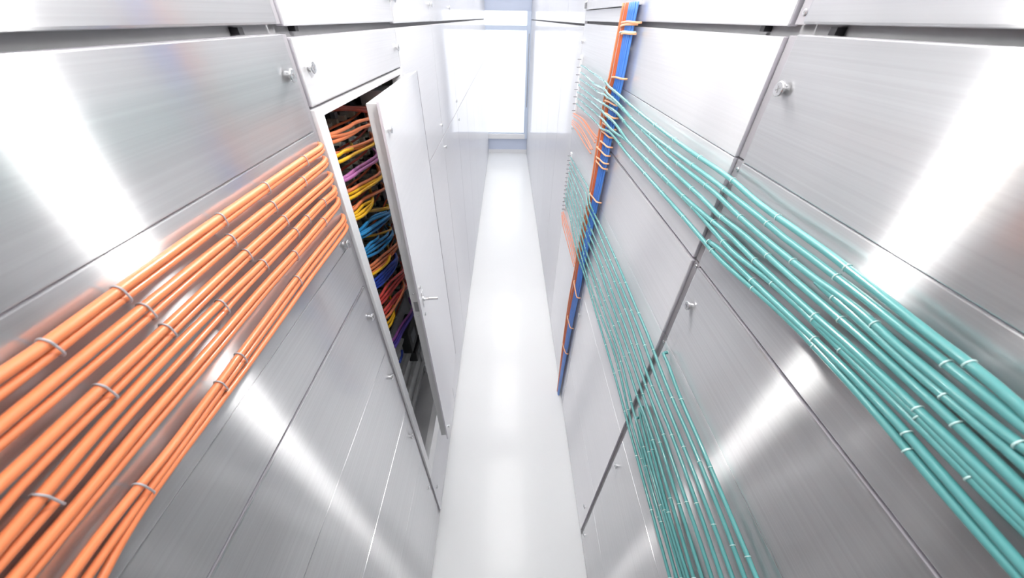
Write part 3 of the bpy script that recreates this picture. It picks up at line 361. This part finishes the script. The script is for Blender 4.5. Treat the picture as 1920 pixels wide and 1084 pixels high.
# rails seen inside the joints
def rail(side, y0, y1, z0, z1, label, screws=(), d=.0165):
    x = LX if side == 'L' else RX; s = 1 if side == 'L' else -1
    t = empty('mounting_rail', (x, (y0 + y1) / 2, z0), label, 'rail')
    xa, xb = x - .0215 * s, x - d * s
    link('rail_profile', box(bmesh.new(), min(xa, xb), max(xa, xb), y0, y1, z0, z1, .0008), M['rail'], t)
    for y, z in screws:
        b2 = bmesh.new(); cyl(b2, (xb, y, z), (s, 0, 0), .0042, .003, 18, bev=.0008)
        q = link('screw', b2, M['steel'], t)
        b3 = bmesh.new(); cyl(b3, (xb + .003 * s, y, z), (s, 0, 0), .0018, .0003, 6); link('socket', b3, M['backing'], q)
for a, b, lab, sc in [(2.297, TOP_Z - .02, 'grey rail in the upper right vertical joint, with a screw', [(.633, 2.312)]), (2.102, 2.284, 'grey rail in the right vertical joint beside the large bolt', []),
                      (1.874, 2.098, 'grey rail in the right vertical joint under the upper teal cables', [(.633, 2.083)]), (1.632, 1.870, 'grey rail in the right vertical joint between the two teal runs', [(.633, 1.862)]),
                      (.42, 1.628, 'long grey rail in the right vertical joint under the lower teal cables', [(.633, 1.61)]), (.0, .418, 'short grey rail at the foot of the right vertical joint', [])]:
    rail('R', .6225, .6465, a, b, lab, sc, d=.007)
rail('L', .7365, .7555, .0, 2.272, 'grey rail in the left vertical joint beside the open cabinet', d=.006)
rail('L', .7335, .7500, 2.286, TOP_Z - .02, 'grey rail in the upper left vertical joint', d=.006)
# uprights glimpsed in the horizontal gap
for side, y, lab in [('L', .63, 'small upright behind the left gap, nearer of two'), ('L', .80, 'small upright behind the left gap, farther of two'),
                     ('R', .72, 'small upright behind the right gap, farther of two'), ('R', .56, 'small upright behind the right gap, nearer of two')]:
    x = LX if side == 'L' else RX; s = 1 if side == 'L' else -1
    z0, z1 = (2.2745, 2.2835) if side == 'L' else (2.2868, 2.2958)
    xa, xb = x - .0215 * s, x - .008 * s
    tag(link('upright_bracket', box(bmesh.new(), min(xa, xb), max(xa, xb), y, y + .012, z0, z1, .0005), M['black']), lab, 'bracket', 'brackets in the long gaps')

# ------------------------------------------------------------------ open cabinet on the left
cab = empty('rack_cabinet', (LX, 1.1, .45), 'open white cabinet with coloured patch cables inside, in the left wall', 'cabinet')
CY0, CY1, OZ0, OZ1 = .757, 1.474, .572, 2.128
fx0, fx1 = LX - .03, LX + .002
bm = box(bmesh.new(), fx0, fx1, CY0, .792, .45, 2.15, .0015); link('door_stile', bm, M['white_metal'], cab)
bm = box(bmesh.new(), fx0, fx1, 1.440, CY1, .45, 2.15, .0015); link('door_stile', bm, M['white_metal'], cab)
bm = box(bmesh.new(), fx0, fx1, .792, 1.440, 2.134, 2.15, .0015); link('top_rail', bm, M['white_metal'], cab)
bm = box(bmesh.new(), fx0, fx1, .792, 1.440, .45, .572, .0015); link('bottom_rail', bm, M['white_metal'], cab)
bx = LX - .42
link('back_sheet', box(bmesh.new(), bx - .01, bx, .76, 1.95, .46, 2.16), M['inner'], cab)
link('side_sheet', box(bmesh.new(), bx, LX - .082, .75, .76, .46, 2.16), M['inner'], cab)
link('side_sheet', box(bmesh.new(), bx, LX - .082, 1.95, 1.96, .46, 2.16), M['inner'], cab)
link('roof_sheet', box(bmesh.new(), bx, LX - .022, .76, 1.95, 2.16, 2.168), M['inner'], cab)
link('floor_sheet', box(bmesh.new(), bx, LX - .031, .76, 1.95, .555, .568), M['inner_light'], cab)
bm = bmesh.new()
box(bm, LX - .12, LX - .034, 1.33, 1.40, .569, 2.10, .002); box(bm, LX - .13, LX - .034, 1.401, 1.438, .569, 2.10, .002)
link('hinge_post', bm, M['inner_light'], cab)
for k, z in enumerate((.66, .80, .93, 1.08)):
    link('shelf_ridge', box(bmesh.new(), LX - .125, LX - .105, .80, 1.75, z, z + .012, .003), M['inner'], cab)
link('cover_plate', box(bmesh.new(), LX - .115, LX - .105, 1.46, 1.90, 1.19, 2.155, .001), M['tab'], cab)
link('lower_plate', box(bmesh.new(), LX - .135, LX - .125, .80, 1.75, .569, 1.19, .002), M['inner'], cab)

# patch panels stacked in the cabinet
for k in range(20):
    z = 1.205 + k * .0455
    t = empty('network_switch', (LX - .16, 1.2, z), 'dark network switch in the open cabinet, %s' % ('lowest of the stack' if k == 0 else 'topmost of the stack' if k == 19 else 'row %d counted up from the lowest' % (k + 1)), 'network switch', 'network switches in the cabinet')
    bm = bmesh.new(); box(bm, LX - .30, LX - .165, .82, 1.80, z, z + .040, .0015); link('housing', bm, M['black'], t)
    for j in range(9):
        y = .93 + j * .052 + random.uniform(-.004, .004)
        link('connector', box(bmesh.new(), LX - .165, LX - .125 + random.uniform(-.01, .01), y, y + .016, z + .010, z + .026, .001), M['connector'], t)
    for j in range(3):
        y = 1.17 + j * .085
        link('guide_tab', box(bmesh.new(), LX - .165, LX - .150, y, y + .022, z + .004, z + .038, .001), M['tab'], t)
for k, z in enumerate([2.045, 1.985, 1.93, 1.875, 1.82, 1.76, 1.70, 1.645, 1.59, 1.535, 1.48, 1.43, 1.37, 1.31, 1.26]):
    pts = [(LX - .128, .95, z), (LX - .11, 1.05, z + .004), (LX - .105, 1.2, z - .002), (LX - .11, 1.35, z + .006), (LX - .12, 1.5, z + .004)]
    tag(link('patch_cable', cable_mesh(pts, .0035, 8, .02), M['red'] if k % 3 else M['orange_dark'], smooth=True),
        'dark red patch cable lying flat against the switches, %s' % ('topmost' if k == 0 else 'lowest' if k == 14 else ordn[k] + ' from the top' if k < 8 else 'number %d from the top' % (k + 1)), 'cable', 'dark red cables at the switches')
for y, z, hh, lab in [(1.13, .98, .15, 'larger black power unit low inside the cabinet'), (1.17, .87, .07, 'smaller black socket low inside the cabinet')]:
    t = empty('power_unit', (LX - .19, y, z), lab, 'power unit')
    link('case', box(bmesh.new(), LX - .124, LX - .08, y, y + .13, z, z + hh, .004), M['black'], t)
    link('socket', box(bmesh.new(), LX - .081, LX - .076, y + .03, y + .09, z + hh * .3, z + hh * .7, .001), M['tab'], t)

# the door, standing ajar
D0, D1 = Vector((-.2975, .892, 0)), Vector((-.3270, 1.462, 0))
dl = (D1 - D0).length; ux = (D1 - D0).normalized(); nx = Vector((ux.y, -ux.x, 0))    # outward normal (+x)
door = empty('cabinet_door', (D1.x, D1.y, .58), 'white cabinet door standing ajar with a steel latch pin', 'door')
MD = Matrix(((nx.x, ux.x, 0, D0.x), (nx.y, ux.y, 0, D0.y), (0, 0, 1, 0), (0, 0, 0, 1)))   # local: x out, y along, z up
DZ0, DZ1 = .592, 2.145
def dpart(name, bm, m, parent=door):
    bm.transform(MD); return link(name, bm, m, parent)
dpart('door_sheet', box(bmesh.new(), -.004, 0, 0, dl, DZ0, DZ1, .0008), M['satin'])
fl = bmesh.new()
box(fl, -.034, -.0045, .010, .016, DZ0 + .02, DZ1 - .008, .0006); box(fl, -.034, -.0045, dl - .012, dl - .006, DZ0 + .02, DZ1 - .008, .0006)
box(fl, -.034, -.0045, .016, dl - .012, DZ1 - .014, DZ1 - .008, .0006); box(fl, -.034, -.0045, .016, dl - .012, DZ0 + .02, DZ0 + .026, .0006)
dpart('inner_frame', fl, M['door_frame'])
dpart('hinge_gap_shade', box(bmesh.new(), -.004, .0006, dl - .001, dl + .005, DZ0, DZ1), M['rail'])  # added dark strip, stands in for the shadow gap along the hinge side
dpart('edge_strip', box(bmesh.new(), -.006, .0004, -.0022, .0002, DZ0 + .002, DZ1 - .002), M['edge_metal'])
hz = 1.505
lt = bmesh.new(); cyl(lt, (0, .045, hz), (1, 0, 0), .010, .006, 20, bev=.001); cyl(lt, (.006, .045, hz), (1, 0, 0), .0065, .016, 6, bev=.001)
cyl(lt, (.022, .045, hz), (1, 0, 0), .0055, .032, 20, bev=.001); cyl(lt, (-.03, .045, hz), (1, 0, 0), .005, .03, 12)
dpart('latch_pin', lt, M['steel'])
dpart('latch_plate', box(bmesh.new(), 0, .0016, .034, .056, hz - .034, hz + .034, .0006), M['steel'])
dpart('latch_slot', box(bmesh.new(), -.026, -.012, .0094, .0102, hz - .03, hz + .015), M['backing'])
for zz in (hz + .062, hz - .062):
    b2 = bmesh.new(); cyl(b2, (0, .03, zz), (1, 0, 0), .0065, .003, 20, bev=.001); s_ = dpart('screw', b2, M['steel'])
    b2 = bmesh.new(); cyl(b2, (.003, .03, zz), (1, 0, 0), .0025, .0003, 6); dpart('socket', b2, M['backing'], s_)
for zz in (hz + .05, hz - .05):
    b2 = bmesh.new(); cyl(b2, (-.020, .0100, zz), (0, -1, 0), .004, .002, 16, bev=.0006); dpart('screw', b2, M['steel'])
for zz in (DZ1 - .07, DZ0 + .07):
    b2 = bmesh.new(); cyl(b2, (0, .03, zz), (1, 0, 0), .006, .006, 20); cyl(b2, (.006, .03, zz), (1, 0, 0), .0085, .004, 24, bev=.001); s_ = dpart('screw', b2, M['steel'])
    b2 = bmesh.new(); cyl(b2, (.010, .03, zz), (1, 0, 0), .0028, .0003, 6); dpart('socket', b2, M['backing'], s_)
for zz in (.8, 1.35, 1.95):
    b2 = bmesh.new(); box(b2, LX + .002, D1.x - .036, 1.445, 1.470, zz, zz + .05, .001)
    cyl(b2, (D1.x - .042, 1.458, zz), (0, 0, 1), .006, .05, 14); link('hinge', b2, M['inner_light'], door)

# ------------------------------------------------------------------ cables in the cabinet
CL = [('red', 2, 'dark red patch cable across the top of the open cabinet'), ('orange', 3, 'orange patch cable in the topmost orange strand of the cabinet'),
      ('orange', 2, 'orange patch cable in the second orange strand from the cabinet top'), ('yellow', 2, 'yellow patch cable in the topmost yellow pair of the cabinet'),
      ('purple', 3, 'pink violet patch cable in the cabinet'), ('orange', 2, 'orange patch cable just below the pink violet ones'), ('yellow', 2, 'yellow patch cable just below the pink violet ones'),
      ('orange', 2, 'orange patch cable above the fan of three yellow ones'), ('yellow', 3, 'yellow patch cable in the fan of three above the blue ones'),
      ('yellow', 2, 'yellow patch cable running flat behind the upper blue fan'), ('blue', 5, 'light blue patch cable in the upper blue fan'), ('yellow', 1, 'yellow patch cable between the two light blue fans'),
      ('blue', 4, 'light blue patch cable in the second blue fan'), ('orange', 3, 'orange patch cable below the second blue fan'), ('yellow', 1, 'yellow patch cable under the lower orange strand'),
      ('deepblue', 4, 'deep blue patch cable in the lowest blue fan'), ('crimson', 3, 'crimson patch cable in the upper red strand'), ('crimson', 2, 'crimson patch cable in the lower red strand'),
      ('orange', 1, 'orange patch cable beside the lower red strand'), ('yellow', 2, 'yellow patch cable bending down below the red strands'), ('violet', 1, 'violet patch cable at the lower end of the cabinet cables'),
      ('deepviolet', 2, 'deep violet patch cable at the lower end of the cabinet cables'), ('deepblue', 1, 'short blue lead hanging from the small black socket')]
pos = {2: ['upper', 'lower'], 3: ['uppermost', 'middle', 'lowest'], 4: ['uppermost', 'second from top', 'third from top', 'lowest'], 5: ['uppermost', 'second from top', 'middle', 'second from bottom', 'lowest']}
k = 0
for col, n, lab in CL:
    for j in range(n):
        c, pts = INSIDE[k]; k += 1
        mm = {'blue': 'skyblue'}.get(c, c)
        tag(link('patch_cable', cable_mesh(pts, .0052 if k > 30 else .0048, 10, .015), M[mm], smooth=True), lab + ('' if n == 1 else ', ' + pos[n][j]), 'cable', lab if n > 1 else None)

# ------------------------------------------------------------------ orange cable pairs on the left
on = ['topmost', 'second from top', 'third from top', 'fourth from top', 'fifth from top', 'lowest, three cables']
for i, b in enumerate(ORANGE):
    t = empty('cable_bundle', b['c'][0][0], 'bright orange cables tied together on the left panels, ' + on[i] + ' bundle', 'cable bundle', 'orange bundles on the left panels')
    paths = []
    for j, c in enumerate(b['c']):
        first = Vector(c[0]); pts = [(LX - .012, .7385, first.z + .001), (LX + .002, .7350, first.z + .001)] + [tuple(p) for p in c]
        r = .0051 if j == 0 else .0038
        if i == 5: r = (.0048, .0040, .0042)[j]
        link('cable', cable_mesh(pts, r, 12), M['orange'], t, True); paths.append(spline(pts))
    for y in b['t']:
        cs = [at_y(p, y) for p in paths[:2]]
        if cs[0][0] is None or cs[1][0] is None: continue
        bm = loop_tie(bmesh.new(), [cs[0][0], cs[1][0]], cs[0][1], .0060, .0008, 1.3)
        link('cable_tie', bm, M['tie'], t, True)

# ------------------------------------------------------------------ teal cables on the right
def teal(name, pts, r, label, group, every=.15, off=0.):
    t = empty(name, pts[0], label, 'cable', group)
    wig = []
    link('sheath', cable_mesh(pts, r, 12), M['teal'], t, True)
    path = spline(pts); d = off; nx_ = 0
    for a, b in zip(path, path[1:]):
        d += (b - a).length
        if d > every:
            d = 0
            link('cable_tie', loop_tie(bmesh.new(), [a, a + Vector((0, 0, .0002))], (b - a), r + .0004, .0005, 1.6), M['clear_tie'], t, True)
on = ['topmost', 'second from top', 'third from top', 'fourth from top', 'fifth from top', 'sixth from top', 'seventh from top', 'eighth from top', 'lowest', 'short one next to the lowest']
for i, pts in enumerate(GREEN_UP):
    p = [tuple(q) for q in pts]
    teal('network_cable', p, .0047, 'thick teal cable of the upper run on the right, ' + on[i], 'upper teal run', .13, i * .03)
on = ['rightmost but one', 'third from right', 'fourth from right', 'fifth from right', 'sixth from right', 'seventh from right', 'fourth from left', 'third from left', 'leftmost', 'rightmost', 'short one in the middle', 'short one left of middle', 'short one by the leftmost']
for i, pts in enumerate(GREEN_LO):
    p = [tuple(q) for q in pts]
    if i >= 9: p = [(RX - .008, p[0][1] + .004, p[0][2] + .0005)] + p
    teal('network_cable', p, .0042, 'teal cable of the lower right fan, ' + on[i] + ' at its near end', 'lower teal run', .14, i * .03)

# ------------------------------------------------------------------ small orange cables, comb shaped cable managers, riser
on6 = ['topmost', 'second from top', 'third from top', 'fourth from top', 'fifth from top', 'lowest']
o6 = [1, 2, 0, 3, 4, 5]
for i, pts in enumerate(ORANGE_R):
    p = [tuple(q) for q in pts]
    if i < 6: lab, g = 'thin orange cable ending the upper comb left of the blue riser, ' + ['second', 'third', 'topmost', 'fifth', 'lowest', 'fourth'][i] + ' of six', 'orange leads of the upper comb'
    else: lab, g = 'thin orange cable ending the lower comb left of the blue riser, ' + ['second', 'third', 'leftmost', 'rightmost'][i - 6] + ' of four', 'orange leads of the lower comb'
    tag(link('network_cable', cable_mesh(p, .0026, 8), M['orange'], smooth=True), lab, 'cable', g)
for (a, b), lab, n in [(LADDER[0], 'upper pale comb-shaped cable manager at the far start of the teal cables', 8), (LADDER[1], 'lower pale comb-shaped cable manager at the far start of the teal fan', 14)]:
    t = empty('cable_manager', (RX, a[1], b[2]), lab, 'cable manager')
    y = (a[1] + b[1]) / 2 - .01
    link('spine', box(bmesh.new(), RX - .010, RX, y, y + .035, b[2], a[2], .002), M['white_metal'], t)
    for k in range(n):
        z = a[2] - (a[2] - b[2]) * (k + .5) / n
        link('finger', box(bmesh.new(), RX - .03, RX - .0095, y - .002, y + .004, z - .002, z + .002, .0006), M['rail'], t)

RB = [(1.393, 1.479, 2.345), (1.40, 1.497, 2.116), (1.406, 1.512, 2.08), (1.408, 1.512, 1.88), (1.434, 1.522, 1.64), (1.475, 1.568, 1.25), (1.475, 1.570, 1.12), (1.505, 1.598, .87), (1.525, 1.600, .53), (1.538, 1.585, .17), (1.545, 1.575, .004)]
def riser(f0, x, r, m, label, group=None, pts=RB, z1=None):
    p = []
    for (a, b, z) in pts:
        p.append((x, a + (b - a) * f0, z))
    return tag(link('riser_cable', cable_mesh(p, r, 10, .02), M[m], smooth=True), label, 'cable', group)
nb = 9
for k in range(nb):
    riser((k + .5) / nb, RX - .0155 - .0045 * (k % 2), .0042, 'blue', 'vertical blue cable in the riser, ' + (ordn[k] if k < 8 else 'last') + ' counted from its right edge', 'blue riser cables')
for k, f in enumerate((1.12, 1.25, 1.38)):
    riser(f, RX - .018 - .003 * (k % 2), .0058, 'orange_dark', 'vertical brick orange cable beside the blue riser, ' + ['first', 'second', 'third'][k] + ' from the blue ones', 'brick orange riser cables')
riser(1.60, RX - .016, .004, 'grey_cable', 'thin grey vertical cable left of the brick orange riser cables')
riser(1.95, RX - .016, .005, 'orange', 'single bright orange vertical cable at the left of the riser')
sn = ['highest peach strap round the blue riser', 'second highest peach strap round the blue riser', 'pale strap above the third peach strap of the riser', 'third highest peach strap, under the pale one',
      'single peach strap round the riser above the teal crossing', 'first strap across the blue cables inside the teal crossing', 'second strap inside the teal crossing', 'third strap inside the teal crossing',
      'fourth strap inside the teal crossing', 'fifth strap inside the teal crossing', 'strap just below the teal crossing', 'second strap below the teal crossing', 'third strap below the teal crossing',
      'single peach strap above the lower teal crossing', 'peach strap under the lower teal crossing', 'peach strap in the lower part of the riser', 'lowest peach strap of the riser']
for k, (a, b) in enumerate(STRAPS):
    m_ = Vector(a).lerp(Vector(b), .5) + Vector((-.003, 0, .002))
    pts = [(RX - .008, a[1] + .008, a[2]), a, tuple(m_), b, (RX - .010, b[1] - .006, b[2])]
    tag(link('riser_strap', cable_mesh(pts, .0034 if k != 2 else .0028, 8, .01), M['peach_tie' if k != 2 else 'clear_tie'], smooth=True), sn[k], 'strap', 'straps round the riser')
t = empty('header_bar', (RX, 1.9, 2.337), 'pale aluminium header bar that the blue riser comes out under', 'header bar')
link('bar', box(bmesh.new(), RX - .012, RX + .018, 1.405, 2.37, 2.3375, 2.3705, .002), M['inner_light'], t)
link('bracket', box(bmesh.new(), RX - .018, RX - .0125, 2.30, 2.335, 2.342, 2.366, .001), M['backing'], t)
